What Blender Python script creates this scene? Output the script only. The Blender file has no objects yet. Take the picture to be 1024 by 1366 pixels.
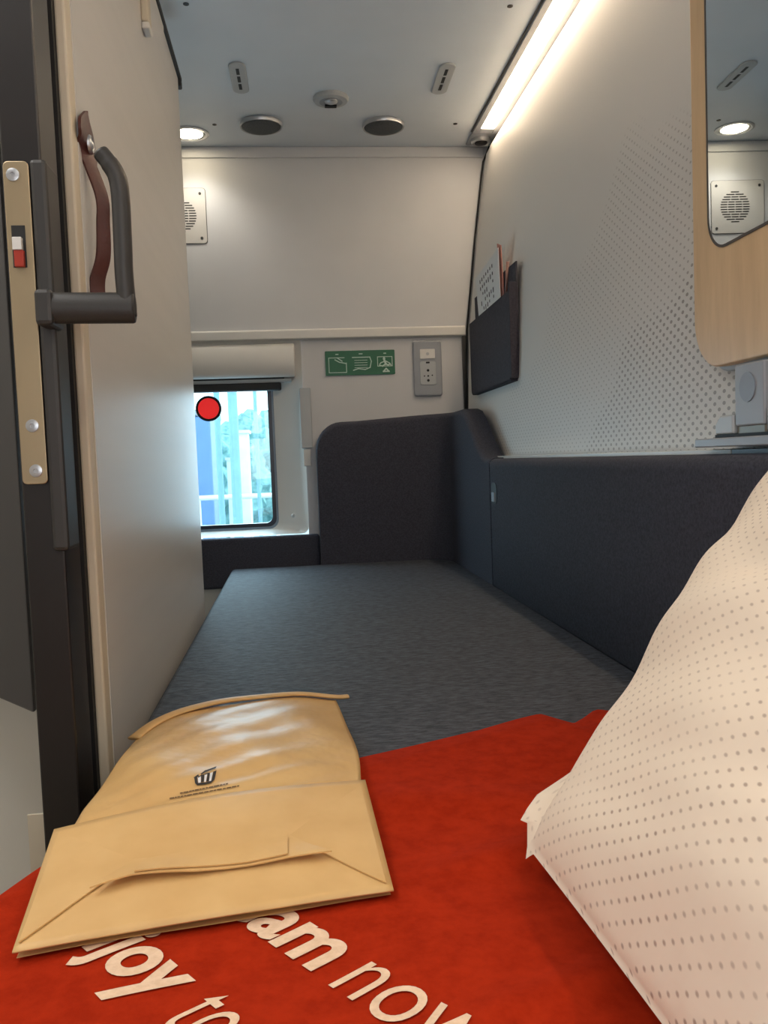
import bpy, bmesh, math, random
from mathutils import Vector, Matrix
from mathutils.bvhtree import BVHTree
random.seed(4)
SC = bpy.context.scene
COL = SC.collection
PI = math.pi

# ------------------------------------------------------------------ camera
F, W, H = 1150.0, 1024, 1366
CAM = Vector((0, 0, .32))
_d = Vector(((390-512)/F, -(617-683)/F, -1)).normalized()
_t = Vector((1, .038, 0)); _x = (_t - _d*_t.dot(_d)).normalized(); _z = _x.cross(_d)
ROT = Matrix((_x, _d, _z))
cd = bpy.data.cameras.new('camera'); cam = bpy.data.objects.new('camera', cd); COL.objects.link(cam)
cam.matrix_world = Matrix.Translation(CAM) @ ROT.to_4x4()
cd.sensor_fit = 'HORIZONTAL'; cd.sensor_width = 36; cd.lens = F/W*36; cd.clip_start = .01; cd.clip_end = 400
SC.camera = cam

def at(px, py, X=None, Y=None, Z=None):
    """The point of a real plane (x = X, y = Y or z = Z) that the photo shows at a pixel."""
    r = ROT @ Vector(((px-512)/F, -(py-683)/F, -1))
    if X is not None: k = (X-CAM.x)/r.x
    elif Y is not None: k = (Y-CAM.y)/r.y
    else: k = (Z-CAM.z)/r.z
    return CAM + r*k

# ------------------------------------------------------------------ materials
def lin(c):
    return tuple((v/255/12.92 if v/255 <= .04045 else ((v/255+.055)/1.055)**2.4) for v in c) + (1,)
class NT:
    def __init__(s, name):
        s.m = bpy.data.materials.new(name); s.m.use_nodes = True
        s.n = s.m.node_tree.nodes; s.l = s.m.node_tree.links
        s.b = s.n['Principled BSDF']
    def node(s, t, **kw):
        n = s.n.new(t)
        for k, v in kw.items(): setattr(n, k, v)
        return n
    def val(s, x, sock):
        if hasattr(x, 'is_output'): s.l.new(x, sock)
        else: sock.default_value = x
    def math(s, op, a, b=0.0, c=None, clamp=False):
        n = s.node('ShaderNodeMath', operation=op, use_clamp=clamp); s.val(a, n.inputs[0]); s.val(b, n.inputs[1])
        if c is not None: s.val(c, n.inputs[2])
        return n.outputs[0]
    def mix(s, f, a, b):
        n = s.node('ShaderNodeMix', data_type='RGBA'); s.val(f, n.inputs[0]); s.val(a, n.inputs[6]); s.val(b, n.inputs[7]); return n.outputs[2]
    def coord(s, scale=(1, 1, 1), kind='Object'):
        tc = s.node('ShaderNodeTexCoord'); mp = s.node('ShaderNodeMapping'); mp.inputs['Scale'].default_value = scale
        s.l.new(tc.outputs[kind], mp.inputs['Vector']); return mp.outputs[0]
    def noise(s, vec, scale, detail=3, rough=.5):
        n = s.node('ShaderNodeTexNoise'); s.l.new(vec, n.inputs['Vector']); n.inputs['Scale'].default_value = scale
        n.inputs['Detail'].default_value = detail; n.inputs['Roughness'].default_value = rough; return n.outputs[0]
    def ramp(s, f, lo, hi):
        n = s.node('ShaderNodeMapRange', clamp=True); s.val(f, n.inputs[0]); n.inputs[1].default_value = lo; n.inputs[2].default_value = hi; return n.outputs[0]
    def bump(s, h, strength, dist):
        n = s.node('ShaderNodeBump'); n.inputs['Strength'].default_value = strength; n.inputs['Distance'].default_value = dist
        s.l.new(h, n.inputs['Height']); s.l.new(n.outputs[0], s.b.inputs['Normal'])

def plain(name, col, rough=.5, metal=0.0, var=.06, scale=8, bump=0, bscale=200, bdist=.001, spec=.5, stretch=(1, 1, 1)):
    t = NT(name); c = lin(col)
    v = t.coord(stretch); n = t.noise(v, scale)
    a = tuple(x*(1-var) for x in c[:3])+(1,); b = tuple(min(1, x*(1+var)) for x in c[:3])+(1,)
    t.l.new(t.mix(t.ramp(n, .3, .7), a, b), t.b.inputs['Base Color'])
    t.b.inputs['Roughness'].default_value = rough; t.b.inputs['Metallic'].default_value = metal
    t.b.inputs['Specular IOR Level'].default_value = spec
    if bump: t.bump(t.noise(v, bscale, 2), bump, bdist)
    return t.m
def glow(name, col, strength):
    t = NT(name); t.b.inputs['Base Color'].default_value = lin(col); t.b.inputs['Emission Color'].default_value = lin(col)
    t.b.inputs['Emission Strength'].default_value = strength; return t.m
def fabric(name, c0, c1, stretch, scale, rough=.9, bump=.5, bdist=.001, spec=.2, sheen=0):
    t = NT(name); v = t.coord(stretch); n = t.noise(v, scale, 4, .65)
    t.l.new(t.mix(t.ramp(n, .35, .65), lin(c0), lin(c1)), t.b.inputs['Base Color'])
    t.b.inputs['Roughness'].default_value = rough; t.b.inputs['Specular IOR Level'].default_value = spec
    t.b.inputs['Sheen Weight'].default_value = sheen
    t.bump(n, bump, bdist); return t.m

def lattice(t, a, b):
    """distance to the closest dot of a staggered square lattice of period 1"""
    def one(off):
        u = t.math('SUBTRACT', t.math('FRACT', t.math('ADD', a, off)), .5); v = t.math('SUBTRACT', t.math('FRACT', t.math('ADD', b, off)), .5)
        return t.math('SQRT', t.math('ADD', t.math('MULTIPLY', u, u), t.math('MULTIPLY', v, v)))
    return t.math('MINIMUM', one(0.0), one(.5))

M = {}
M['ceiling'] = plain('ceiling paint', (220, 228, 236), .45, var=.02)
M['wall_up'] = plain('warm grey wall', (199, 200, 202), .55, var=.02)
M['wall_low'] = plain('grey beige wall', (200, 200, 201), .5, var=.02)
M['trim'] = plain('cream trim', (214, 212, 207), .4, var=.02)
M['partition'] = plain('beige laminate', (203, 200, 195), .36, spec=.3, var=.025, scale=5, bump=.06, bscale=60, bdist=.002, stretch=(1, .3, 6))
M['partition_edge'] = plain('beige edge band', (204, 192, 170), .5, var=.03)
M['black'] = plain('black rubber', (18, 17, 17), .6, var=.1)
M['dark_brown'] = plain('dark brown metal', (27, 22, 20), .35, var=.15, scale=5)
M['charcoal'] = plain('charcoal plastic', (48, 46, 44), .45, var=.05, bump=.1, bscale=500)
M['alu'] = plain('grey aluminium profile', (222, 212, 196), .4, .1, var=.08, stretch=(1, 1, .1))
M['steel'] = plain('brushed steel', (176, 158, 128), .34, .8, var=.08, stretch=(2, 2, .3))
M['silver'] = plain('silver', (190, 192, 195), .3, .8)
M['grey_pl'] = plain('grey plastic', (150, 154, 160), .4, var=.03)
M['light_grey'] = plain('light grey plastic', (176, 180, 182), .4, var=.03)
M['white_pl'] = plain('white plastic', (215, 214, 210), .4, var=.02)
M['mesh'] = plain('speaker mesh', (74, 78, 80), .7, var=.25, scale=300)
M['leather'] = plain('brown leather', (78, 38, 32), .42, var=.2, scale=40, bump=.3, bscale=300)
M['pocket'] = fabric('dark felt', (58, 55, 62), (72, 69, 77), (1, 1, 1), 180, .75, .3)
M['paper'] = plain('white paper', (222, 222, 222), .7, var=.02)
M['pink'] = plain('pink paper', (178, 120, 108), .7)
M['red_pl'] = plain('red plastic', (160, 44, 24), .4)
M['ink'] = plain('dark ink', (45, 42, 42), .7)
M['bed'] = fabric('blue grey upholstery', (40, 42, 48), (84, 88, 97), (45, 150, 40), 1.4, .7, .8, .0015, .35)
M['dark_fab'] = fabric('charcoal upholstery', (56, 57, 66), (74, 75, 86), (1, 1, 1), 260, .85, .3, .0008, .2)
M['green'] = plain('green sign', (12, 98, 62), .4, var=.03)
M['sign_white'] = plain('sign white', (190, 215, 200), .5)
M['red'] = fabric('red fleece', (150, 36, 12), (168, 44, 17), (1, 1, 1), 60, .95, .5, .0012, .05)
M['letter'] = fabric('cream print', (222, 190, 160), (236, 206, 178), (1, 1, 1), 150, .9, .2)
M['blind'] = plain('blind fabric', (48, 50, 52), .8)
M['floor'] = plain('beige floor', (176, 160, 138), .6)
M['corridor'] = plain('corridor grey', (210, 208, 200), .5, var=.02)
M['corridor_dark'] = plain('corridor dark', (50, 47, 47), .5, var=.05)
M['strip'] = glow('warm light', (255, 230, 198), 14.5)
M['spot'] = glow('spot lens', (255, 236, 200), 14)
M['mirror'] = NT('mirror'); _m = M['mirror']; _m.b.inputs['Base Color'].default_value = (.72, .76, .78, 1); _m.b.inputs['Metallic'].default_value = 1; _m.b.inputs['Roughness'].default_value = .01; M['mirror'] = _m.m
# wood
t = NT('pale wood'); v = t.coord((1, 9, 1.2)); n = t.noise(v, 5, 5, .6)
t.l.new(t.mix(t.ramp(n, .25, .75), lin((205, 172, 128)), lin((224, 192, 148))), t.b.inputs['Base Color']); t.b.inputs['Roughness'].default_value = .4; M['wood'] = t.m
# kraft paper
t = NT('kraft paper'); v = t.coord(); n = t.noise(v, 25, 4)
t.l.new(t.mix(t.ramp(n, .3, .7), lin((206, 165, 106)), lin((216, 177, 118))), t.b.inputs['Base Color'])
t.b.inputs['Roughness'].default_value = .5; t.bump(t.noise(v, 16, 3), .35, .004); M['kraft'] = t.m
t = NT('waxed kraft paper'); v = t.coord(); n = t.noise(v, 20, 4)
t.l.new(t.mix(t.ramp(n, .3, .7), lin((200, 159, 102)), lin((210, 172, 114))), t.b.inputs['Base Color'])
t.b.inputs['Roughness'].default_value = .42; t.b.inputs['Specular IOR Level'].default_value = .4; t.bump(t.noise(t.coord((1, 1, 1)), 22, 3), .45, .006); M['kraft_wax'] = t.m
# dotted side wall
t = NT('dotted wall panel'); tc = t.node('ShaderNodeTexCoord'); sp = t.node('ShaderNodeSeparateXYZ'); t.l.new(tc.outputs['Object'], sp.inputs[0])
yy, zz = sp.outputs[1], sp.outputs[2]
dist = lattice(t, t.math('DIVIDE', yy, .0245), t.math('DIVIDE', zz, .0150))
nz = t.noise(t.coord((.0, 1, 1)), 3.2, 2)
wob = t.math('MULTIPLY', t.math('SUBTRACT', nz, .5), .45)
yb = t.math('MAXIMUM', t.math('SUBTRACT', yy, 1.45), 0.0)
top = t.math('ADD', t.math('SUBTRACT', .79, t.math('MULTIPLY', yb, .42)), wob)
m1 = t.ramp(t.math('SUBTRACT', top, zz), 0, .05)
top2 = t.math('ADD', t.math('SUBTRACT', 1.28, t.math('MULTIPLY', yy, .58)), wob)
m2 = t.ramp(t.math('SUBTRACT', top2, zz), 0, .03)
rad = t.math('ADD', .12, t.math('MULTIPLY', m2, .05))
dot = t.math('LESS_THAN', dist, rad)
amt = t.math('MULTIPLY', t.math('MULTIPLY', dot, m1), t.math('ADD', .42, t.math('MULTIPLY', m2, .2)))
t.l.new(t.mix(amt, lin((218, 216, 212)), lin((96, 86, 76))), t.b.inputs['Base Color']); t.b.inputs['Roughness'].default_value = .5; M['dots'] = t.m
# dotted pillow
t = NT('dotted pillowcase'); uv = t.node('ShaderNodeUVMap'); sp = t.node('ShaderNodeSeparateXYZ'); t.l.new(uv.outputs[0], sp.inputs[0])
A1, A2, B1, B2 = .0039, .00843, -.0059, .0085; DET = A1*B2-A2*B1
su_, sv_ = sp.outputs[0], sp.outputs[1]
def comb(x, y, a, b): return t.math('ADD', t.math('MULTIPLY', x, a), t.math('MULTIPLY', y, b))
ds = t.math('SUBTRACT', t.math('FRACT', comb(su_, sv_, B2/DET, -B1/DET)), .5); dt = t.math('SUBTRACT', t.math('FRACT', comb(su_, sv_, -A2/DET, A1/DET)), .5)
du = comb(ds, dt, A1, B1); dv = t.math('MULTIPLY', comb(ds, dt, A2, B2), .62)
dist = t.math('SQRT', t.math('ADD', t.math('MULTIPLY', du, du), t.math('MULTIPLY', dv, dv)))
dot = t.ramp(dist, .0014, .0006)
nz = t.noise(t.coord(), 9, 2)
amt = t.math('MULTIPLY', dot, t.ramp(nz, .2, .75))
t.l.new(t.mix(t.math('MULTIPLY', amt, .75), lin((234, 218, 199)), lin((128, 96, 82))), t.b.inputs['Base Color'])
t.b.inputs['Roughness'].default_value = .85; t.b.inputs['Specular IOR Level'].default_value = .2
t.bump(t.noise(t.coord((1, 1, 1)), 14, 4), .35, .008); M['pillow'] = t.m
# glass
t = NT('window glass'); tr = t.node('ShaderNodeBsdfTransparent'); tr.inputs[0].default_value = (.86, .95, .97, 1)
gl = t.node('ShaderNodeBsdfGlossy'); gl.inputs['Roughness'].default_value = .02; mx = t.node('ShaderNodeMixShader'); mx.inputs[0].default_value = .06
t.l.new(tr.outputs[0], mx.inputs[1]); t.l.new(gl.outputs[0], mx.inputs[2]); t.l.new(mx.outputs[0], t.n['Material Output'].inputs[0]); M['glass'] = t.m

# ------------------------------------------------------------------ mesh helpers
class MB:
    def __init__(s): s.v = []; s.f = []
    def add(s, vs, fs):
        k = len(s.v); s.v += [Vector(q) for q in vs]; s.f += [tuple(i+k for i in q) for q in fs]; return s
    def box(s, x0, x1, y0, y1, z0, z1):
        vs = [(x, y, z) for x in (x0, x1) for y in (y0, y1) for z in (z0, z1)]
        return s.add(vs, [(0, 1, 3, 2), (4, 6, 7, 5), (0, 4, 5, 1), (2, 3, 7, 6), (0, 2, 6, 4), (1, 5, 7, 3)])
    def plate(s, poly, O, U, V, N):
        """polygon (u, v) in the plane O+uU+vV, thickened by the vector N"""
        O, U, V, N = map(Vector, (O, U, V, N)); n = len(poly)
        a = [O+U*p[0]+V*p[1] for p in poly]; b = [p+N for p in a]
        return s.add(a+b, [tuple(range(n))[::-1], tuple(range(n, 2*n))]+[(i, (i+1) % n, n+(i+1) % n, n+i) for i in range(n)])
    def ring(s, outer, inner, O, U, V, N):
        O, U, V, N = map(Vector, (O, U, V, N)); n = len(outer)
        P = lambda p: O+U*p[0]+V*p[1]
        a = [P(p) for p in outer]; b = [P(p) for p in inner]; vs = a+b+[p+N for p in a]+[p+N for p in b]; fs = []
        for i in range(n):
            j = (i+1) % n
            fs += [(i, j, n+j, n+i), (2*n+i, 3*n+i, 3*n+j, 2*n+j), (i, 2*n+i, 2*n+j, j), (n+i, n+j, 3*n+j, 3*n+i)]
        return s.add(vs, fs)
    def tube(s, path, rad, seg=12, ax=None, flat=1.0):
        path = [Vector(p) for p in path]; n = len(path); vs = []; fs = []
        rr = rad if isinstance(rad, (list, tuple)) else [rad]*n
        prev = Vector(ax) if ax else None
        for i, p in enumerate(path):
            d = (path[min(i+1, n-1)]-path[max(i-1, 0)]).normalized()
            u = (prev if prev else Vector((.3, .2, .9)));  u = (u-d*u.dot(d)).normalized(); prev = u; w = d.cross(u)
            for k in range(seg):
                a = 2*PI*k/seg; vs.append(p+u*math.cos(a)*rr[i]+w*math.sin(a)*rr[i]*flat)
        for i in range(n-1):
            for k in range(seg): fs.append((i*seg+k, i*seg+(k+1) % seg, (i+1)*seg+(k+1) % seg, (i+1)*seg+k))
        fs += [tuple(range(seg))[::-1], tuple(range((n-1)*seg, n*seg))]
        return s.add(vs, fs)
    def lathe(s, prof, O, A, seg=32):
        """prof = [(radius, height along A)]"""
        O = Vector(O); A = Vector(A).normalized(); u = A.orthogonal().normalized(); w = A.cross(u); vs = []; fs = []
        for r, h in prof:
            for k in range(seg):
                a = 2*PI*k/seg; vs.append(O+A*h+(u*math.cos(a)+w*math.sin(a))*max(r, 1e-5))
        for i in range(len(prof)-1):
            for k in range(seg): fs.append((i*seg+k, i*seg+(k+1) % seg, (i+1)*seg+(k+1) % seg, (i+1)*seg+k))
        fs += [tuple(range(seg))[::-1], tuple(range((len(prof)-1)*seg, len(prof)*seg))]
        return s.add(vs, fs)
    def grid(s, P, nu, nv, close=False):
        vs = [P(i/nu, j/nv) for j in range(nv+1) for i in range(nu+1)]
        return s.add(vs, [(j*(nu+1)+i, j*(nu+1)+i+1, (j+1)*(nu+1)+i+1, (j+1)*(nu+1)+i) for j in range(nv) for i in range(nu)])
    def build(s, name, mat, parent=None, bevel=0, smooth=False, seg=2, recenter=True, angle=None, sub=0, solid=0):
        me = bpy.data.meshes.new(name)
        lo = Vector([min(v[i] for v in s.v) for i in range(3)]); hi = Vector([max(v[i] for v in s.v) for i in range(3)])
        c = Vector(((lo.x+hi.x)/2, (lo.y+hi.y)/2, lo.z)) if recenter else Vector()
        me.from_pydata([v-c for v in s.v], [], s.f)
        b = bmesh.new(); b.from_mesh(me); bmesh.ops.recalc_face_normals(b, faces=b.faces); b.to_mesh(me); b.free()
        me.materials.append(mat)
        o = bpy.data.objects.new(name, me); COL.objects.link(o)
        if parent is not None:
            o.parent = parent; o.location = c-world_loc(parent)
        else: o.location = c
        o['_w'] = [float(q) for q in c]
        if smooth:
            me.polygons.foreach_set('use_smooth', [True]*len(me.polygons))
        if angle:
            me.polygons.foreach_set('use_smooth', [True]*len(me.polygons)); me.set_sharp_from_angle(angle=math.radians(angle))
        if solid:
            m = o.modifiers.new('thick', 'SOLIDIFY'); m.thickness = solid; m.offset = -1
        if bevel:
            m = o.modifiers.new('edge', 'BEVEL'); m.width = bevel; m.segments = seg; m.limit_method = 'ANGLE'; m.angle_limit = math.radians(40)
        if sub:
            m = o.modifiers.new('soft', 'SUBSURF'); m.levels = sub; m.render_levels = sub
        return o
def world_loc(o): return Vector(o['_w'])
def tag(o, label=None, cat=None, group=None, kind=None):
    if label: o['label'] = label
    if cat: o['category'] = cat
    if group: o['group'] = group
    if kind: o['kind'] = kind
    return o
def thing(name, loc, label, cat, group=None):
    o = bpy.data.objects.new(name, None); COL.objects.link(o); o.location = loc; o['_w'] = [float(q) for q in loc]; o.empty_display_size = .02
    return tag(o, label, cat, group)
def dup(root, delta, label):
    def cp(o, p):
        c = o.copy(); COL.objects.link(c)
        if p is not None: c.parent = p
        for ch in [q for q in KIDS if q.parent == o]: cp(ch, c)
        return c
    KIDS = list(bpy.data.objects)
    r = cp(root, None); r.location = Vector(root.location)+Vector(delta); r['_w'] = [float(q) for q in r.location]; r['label'] = label
    return r
def rrect(x0, x1, y0, y1, r, n=6):
    rs = r if isinstance(r, (list, tuple)) else [r]*4   # order: x0y0, x1y0, x1y1, x0y1
    out = []
    for (cx, cy, a0), rr in zip(((x0, y0, PI), (x1, y0, 1.5*PI), (x1, y1, 0), (x0, y1, .5*PI)), rs):
        ox = cx+(rr if cx == x0 else -rr); oy = cy+(rr if cy == y0 else -rr)
        for k in range(n+1):
            a = a0+.5*PI*k/n; out.append((ox+rr*math.cos(a), oy+rr*math.sin(a)))
    return out
def circ(cx, cy, r, n=28, ry=None): return [(cx+r*math.cos(2*PI*k/n), cy+(ry or r)*math.sin(2*PI*k/n)) for k in range(n)]
def cat_rom(pts, n=8):
    P = [Vector(p) for p in pts]; P = [P[0]*2-P[1]]+P+[P[-1]*2-P[-2]]; out = []
    for i in range(1, len(P)-2):
        for k in range(n):
            q = k/n; out.append(.5*(2*P[i]+(P[i+1]-P[i-1])*q+(2*P[i-1]-5*P[i]+4*P[i+1]-P[i+2])*q*q+(3*P[i]-P[i-1]-3*P[i+1]+P[i+2])*q**3))
    return out+[P[-2]]
def lerp(a, b, q): return a+(b-a)*q
def interp(tab, x):
    if x <= tab[0][0]: return tab[0][1]
    for (a, b), (c, d) in zip(tab, tab[1:]):
        if x <= c: return b+(d-b)*(x-a)/(c-a)
    return tab[-1][1]
def smooth01(q): q = max(0, min(1, q)); return q*q*(3-2*q)
XU, YU, ZU = Vector((1, 0, 0)), Vector((0, 1, 0)), Vector((0, 0, 1))

# ------------------------------------------------------------------ room shell
YW, ZC, ZF = 2.73, 1.29, -.45
def struct(name, mb, mat, parent=None, **kw):
    o = mb.build(name, mat, parent, **kw)
    if parent is None: o['kind'] = 'structure'
    return o
struct('ceiling', MB().box(-1.05, .75, -.9, YW+.05, ZC, ZC+.05), M['ceiling'])
struct('floor', MB().box(-1.05, .75, -.9, YW+.05, ZF-.05, ZF), M['floor'])
struct('wall_front', MB().box(-1.05, .75, -.95, -.9, ZF, ZC), M['wall_up'])
struct('wall_corridor', MB().box(-1.1, -1.05, -.9, YW, ZF, ZC), M['corridor'])
# far wall: upper panel, lower panel around the window opening, dark panel below
WX0, WX1, WZ0, WZ1 = -.46, .042, .095, .70
zu = .722
struct('wall_back', MB().box(-1.05, .70, YW, YW+.03, zu, ZC), M['wall_up'])
lower = MB().box(WX1, .70, YW+.002, YW+.03, -.1, zu).box(-1.05, WX0, YW+.002, YW+.03, -.1, zu).box(WX0, WX1, YW+.002, YW+.03, WZ1, zu)
struct('wall_back_lower', lower, M['wall_low'])
struct('trim_1', MB().plate([(0, .698), (0, .728), (-.012, .733), (-.018, .728), (-.018, .703)], (-1.05, YW+.001, 0), YU, ZU, (1.05+.562, 0, 0)), M['trim'], bevel=.002)   # ledge strip
struct('trim_2', MB().box(-1.05, .64, YW-.005, YW-.0005, 1.256, ZC-.0025), M['wall_up'], bevel=.002)                            # cove under the ceiling
struct('baseboard_back', MB().box(-1.05, .5, YW-.004, YW+.028, ZF, -.066), M['trim'])
tag(MB().box(-1.05, .074, YW-.03, YW, -.064, .093).build('padded_rail', M['dark_fab'], bevel=.008), 'dark blue padded rail on the far wall under the window', 'wall padding')
struct('trim_3', MB().box(.552, .566, YW-.010, YW, .40, .70), M['charcoal'])                                                 # dark gap beside the lower panel

# curved right side wall with dotted print
XR = [(.20, .545), (.45, .552), (.72, .564), (1.0, .598), (1.2, .626), (1.25, .634), (1.29, .664)]
mb = MB(); zs = [.2, .3, .45, .6, .72, .85, 1.0, 1.1, 1.2, 1.23, 1.25, 1.265, 1.28, 1.29]
ys = [-.9+i*.2 for i in range(18)]+[2.6, 2.68, 2.715]
mb.add([(interp(XR, z)+(.012*smooth01((y-2.66)/.055)), y, z) for y in ys for z in zs],
       [(i*len(zs)+j, (i+1)*len(zs)+j, (i+1)*len(zs)+j+1, i*len(zs)+j+1) for i in range(len(ys)-1) for j in range(len(zs)-1)])
wr = struct('wall_right', mb, M['dots'], smooth=True, recenter=False); 
struct('wall_right_outer', MB().box(.70, .75, -.9, YW, ZF, ZC), M['wall_up'])
# black gasket along the far end of the side wall
gp = [(interp(XR, z)+.004, YW-.012, z) for z in (.45, .6, .72, .85, 1.0, 1.1, 1.2, 1.24, 1.262)]+[(.652, YW-.035, 1.279)]
struct('trim_4', MB().tube(gp, .003, 8), M['black'], smooth=True)

# left partition
XP = -.215
pt = struct('wall_left', MB().box(XP-.022, XP, .985, 1.79, ZF, 1.188), M['partition'])
tag(MB().box(XP-.022, XP-.002, 1.795, 2.02, ZF, 1.188).build('edge_panel', M['partition'], pt, bevel=.002), 'narrow far end panel past the seam')
MB().box(XP-.0115, XP-.0005, .958, .985, ZF, 1.188).build('edge_band', M['partition_edge'], pt, bevel=.0025)
MB().box(XP-.02, XP+.004, 1.0, 2.045, 1.188, 1.2).box(XP-.02, XP+.004, 2.02, 2.045, 1.172, 1.19).build('top_gasket', M['black'], pt, bevel=.003)
struct('trim_5', MB().box(-.238, -.2262, .948, .985, ZF, 1.25), M['black'])
struct('trim_6', MB().box(-.262, -.2445, .93, .96, ZF, 1.25).tube([(-.2435, .943, ZF), (-.2435, .943, 1.25)], .0065, 12), M['alu'], angle=40)

# ------------------------------------------------------------------ sliding door edge with lock and handle (a thing of the setting: door_1)
YD = .86
k = YD/.78
dx = lambda x: x*k
LX0, LX1 = -.258, -.2335
door = struct('door_1', MB().box(-.2600, -.2235, YD+.002, YD+.062, -.3, 1.25), M['dark_brown'], bevel=.002)
# visible leading edge is slightly narrower above the lock case
MB().box(-.2335, -.2180, YD-.006, YD+.05, at(50, 215, Y=YD).z-.001+.0, 0).build('tmp', M['black']) if False else None
zt, zb = at(18, 216, Y=YD).z, at(47, 646, Y=YD).z
case = MB().box(-.2335, -.2180, YD-.004, YD+.04, at(80, 735, Y=YD).z, zt+.002).build('lock_case', M['charcoal'], door, bevel=.004)
plate = MB().plate(rrect(-.2575, -.2340, zb, zt, .005), (0, YD, 0), XU, ZU, (0, -.003, 0)).build('lock_plate', M['steel'], door, bevel=.0008)
for px, py in ((17, 233), (43, 568), (48, 628)):
    p = at(px, py, Y=YD-.003); p.x = max(-.2505, min(-.243, p.x))
    s = MB().lathe([(.0062, 0), (.0060, .0010), (.0034, .0016), (.0020, .0016), (.0018, .0004), (.0001, .0004)], p, (0, -1, 0), 20).build('screw', M['silver'], plate, angle=40)
zz1, zz2, zz3, zz4 = at(20, 302, Y=YD).z, at(22, 319, Y=YD).z, at(25, 336, Y=YD).z, at(28, 358, Y=YD).z
MB().box(-.2530, -.2405, YD-.0034, YD, zz4, zz1).build('latch_slot', M['black'], plate)
MB().box(-.2515, -.2430, YD-.009, YD-.003, zz3, zz2).build('latch_tongue', M['white_pl'], plate, bevel=.0006)
MB().box(-.2508, -.2420, YD-.008, YD-.003, zz4, zz3).build('latch_tab', M['red_pl'], plate, bevel=.0006)
# bent handle: socket, horizontal arm, upright, swept top
hy = YD-.02
H0 = at(68, 411, Y=hy); Hc = at(168, 411, Y=hy); Hm = at(160, 250, Y=hy); Ht = at(133, 202, Y=hy)
mb = MB()
mb.tube([H0, lerp(H0, Hc, .5), Hc+Vector((.0085, 0, 0))], .0145, 16, ax=(0, 0, 1), flat=.75)
path = [Hc+Vector((.0015, 0, -.009)), Hc+Vector((0, 0, .03)), lerp(Hc, Hm, .5), Hm-Vector((0, 0, .01)), Hm+Vector((-.002, 0, .009)), lerp(Hm, Ht, .6)+Vector((.0015, 0, .002)), Ht]
mb.tube(cat_rom(path, 6), [.0086]*25+[.0084]*6+[.0078]*6, 16, ax=(1, 0, 0), flat=1.1)
hd = mb.build('door_handle', M['charcoal'], door, bevel=.002, angle=50)
MB().box(-.229, H0.x+.004, hy-.012, YD+.01, H0.z-.017, H0.z+.016).build('handle_socket', M['charcoal'], door, bevel=.004)
# dark latch hole in the frame profile above
struct('trim_7', MB().box(-.2600, -.2475, .9265, .9302, at(40, 110, Y=.93).z, at(40, 88, Y=.93).z), M['black'])

# corridor beyond the door opening
A = at(45, 952, Y=1.0); B = at(-24, 920, Y=1.12)
u = Vector((B.x-A.x, B.y-A.y, 0)); nrm = Vector((u.y, -u.x, 0)).normalized()*-.06
u = u*3
cz = A.z
cw = MB().plate([(0, cz), (1, cz), (1, 1.25), (0, 1.25)], (A.x, A.y, 0), u, ZU, (.0, .08, 0))
tag(cw.build('corridor_door', M['corridor_dark'], bevel=.003), 'dark grey hanging door out in the corridor, left of the lock post', 'door')
struct('trim_8', MB().box(at(42, 1150, Y=.93).x, -.25, .926, .929, ZF, at(45, 1085, Y=.93).z), M['partition_edge'])
struct('wall_corridor_lower', MB().box(-1.0, -.30, 1.35, 1.40, ZF, 1.2), M['corridor'])

# ------------------------------------------------------------------ bed
mb = MB(); out = [(-.235, -.85), (-.235, .66), (-.2, .74), (-.2, 2.66), (-.188, 2.672), (.4815, 2.675), (.4815, -.85)]
mb.plate(out, (0, 0, -.12), XU, YU, (0, 0, .12))
bed = thing('bunk_bed', (.1, 1, ZF), 'narrow bunk with blue grey upholstered mattress filling the compartment', 'bed')
mb.build('mattress', M['bed'], bed, bevel=.012, seg=3, angle=40)
MB().plate([(-.19, -.85), (-.19, 2.66), (.478, 2.66), (.478, -.85)], (0, 0, ZF), XU, YU, (0, 0, .33)).build('bed_base', M['dark_fab'], bed)
# side bolster
bo = thing('side_bolster', (.5, .6, 0), 'long charcoal padded bolster along the dotted side wall', 'bolster')
prof = [(.545, .309), (.494, .311), (.486, .3085), (.480, .302), (.479, .29), (.4795, .15), (.479, .0), (.5, -.02), (.545, -.02)]
MB().plate(prof, (0, -.85, 0), XU, ZU, (0, 2.925, 0)).build('cushion', M['dark_fab'], bo, angle=50)
p = at(659, 658, X=.479)
MB().plate(rrect(-.026, .026, -.026, .026, .018), (.4795, p.y, p.z), YU, ZU, (-.0015, 0, 0)).build('slot', M['black'], bo)
MB().box(.475, .4782, p.y-.012, p.y+.014, p.z-.020, p.z+.002).build('slot_catch', M['silver'], bo)
# wrap-around headboard
YB = 2.67
pathP = [(.075, YB), (.20, YB), (.32, YB), (.38, YB)]
R0 = .10
pathP += [(.478-R0+R0*math.sin(a), YB-R0+R0*math.cos(a)) for a in [k*PI/2/10 for k in range(0, 11)]]
pathP += [(.478, y) for y in (2.5, 2.44, 2.38, 2.33, 2.29, 2.25, 2.21, 2.17, 2.13, 2.10, 2.078)]
pathP = sorted(set(pathP), key=lambda q: (q[0] if q[0] < .478-1e-6 else 1)*1.0 + (0 if q[0] < .478-1e-6 else (3-q[1])))
def hb_top(i):
    x, y = pathP[i]
    if x < .155 and y > YB-.01: return .355+.085*math.sqrt(max(0, 1-((.155-x)/.08)**2))
    z = .440+.014*smooth01((x-.155)/.3)
    return lerp(z, .313, smooth01((2.43-y)/.31)) if y < 2.43 else z
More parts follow.
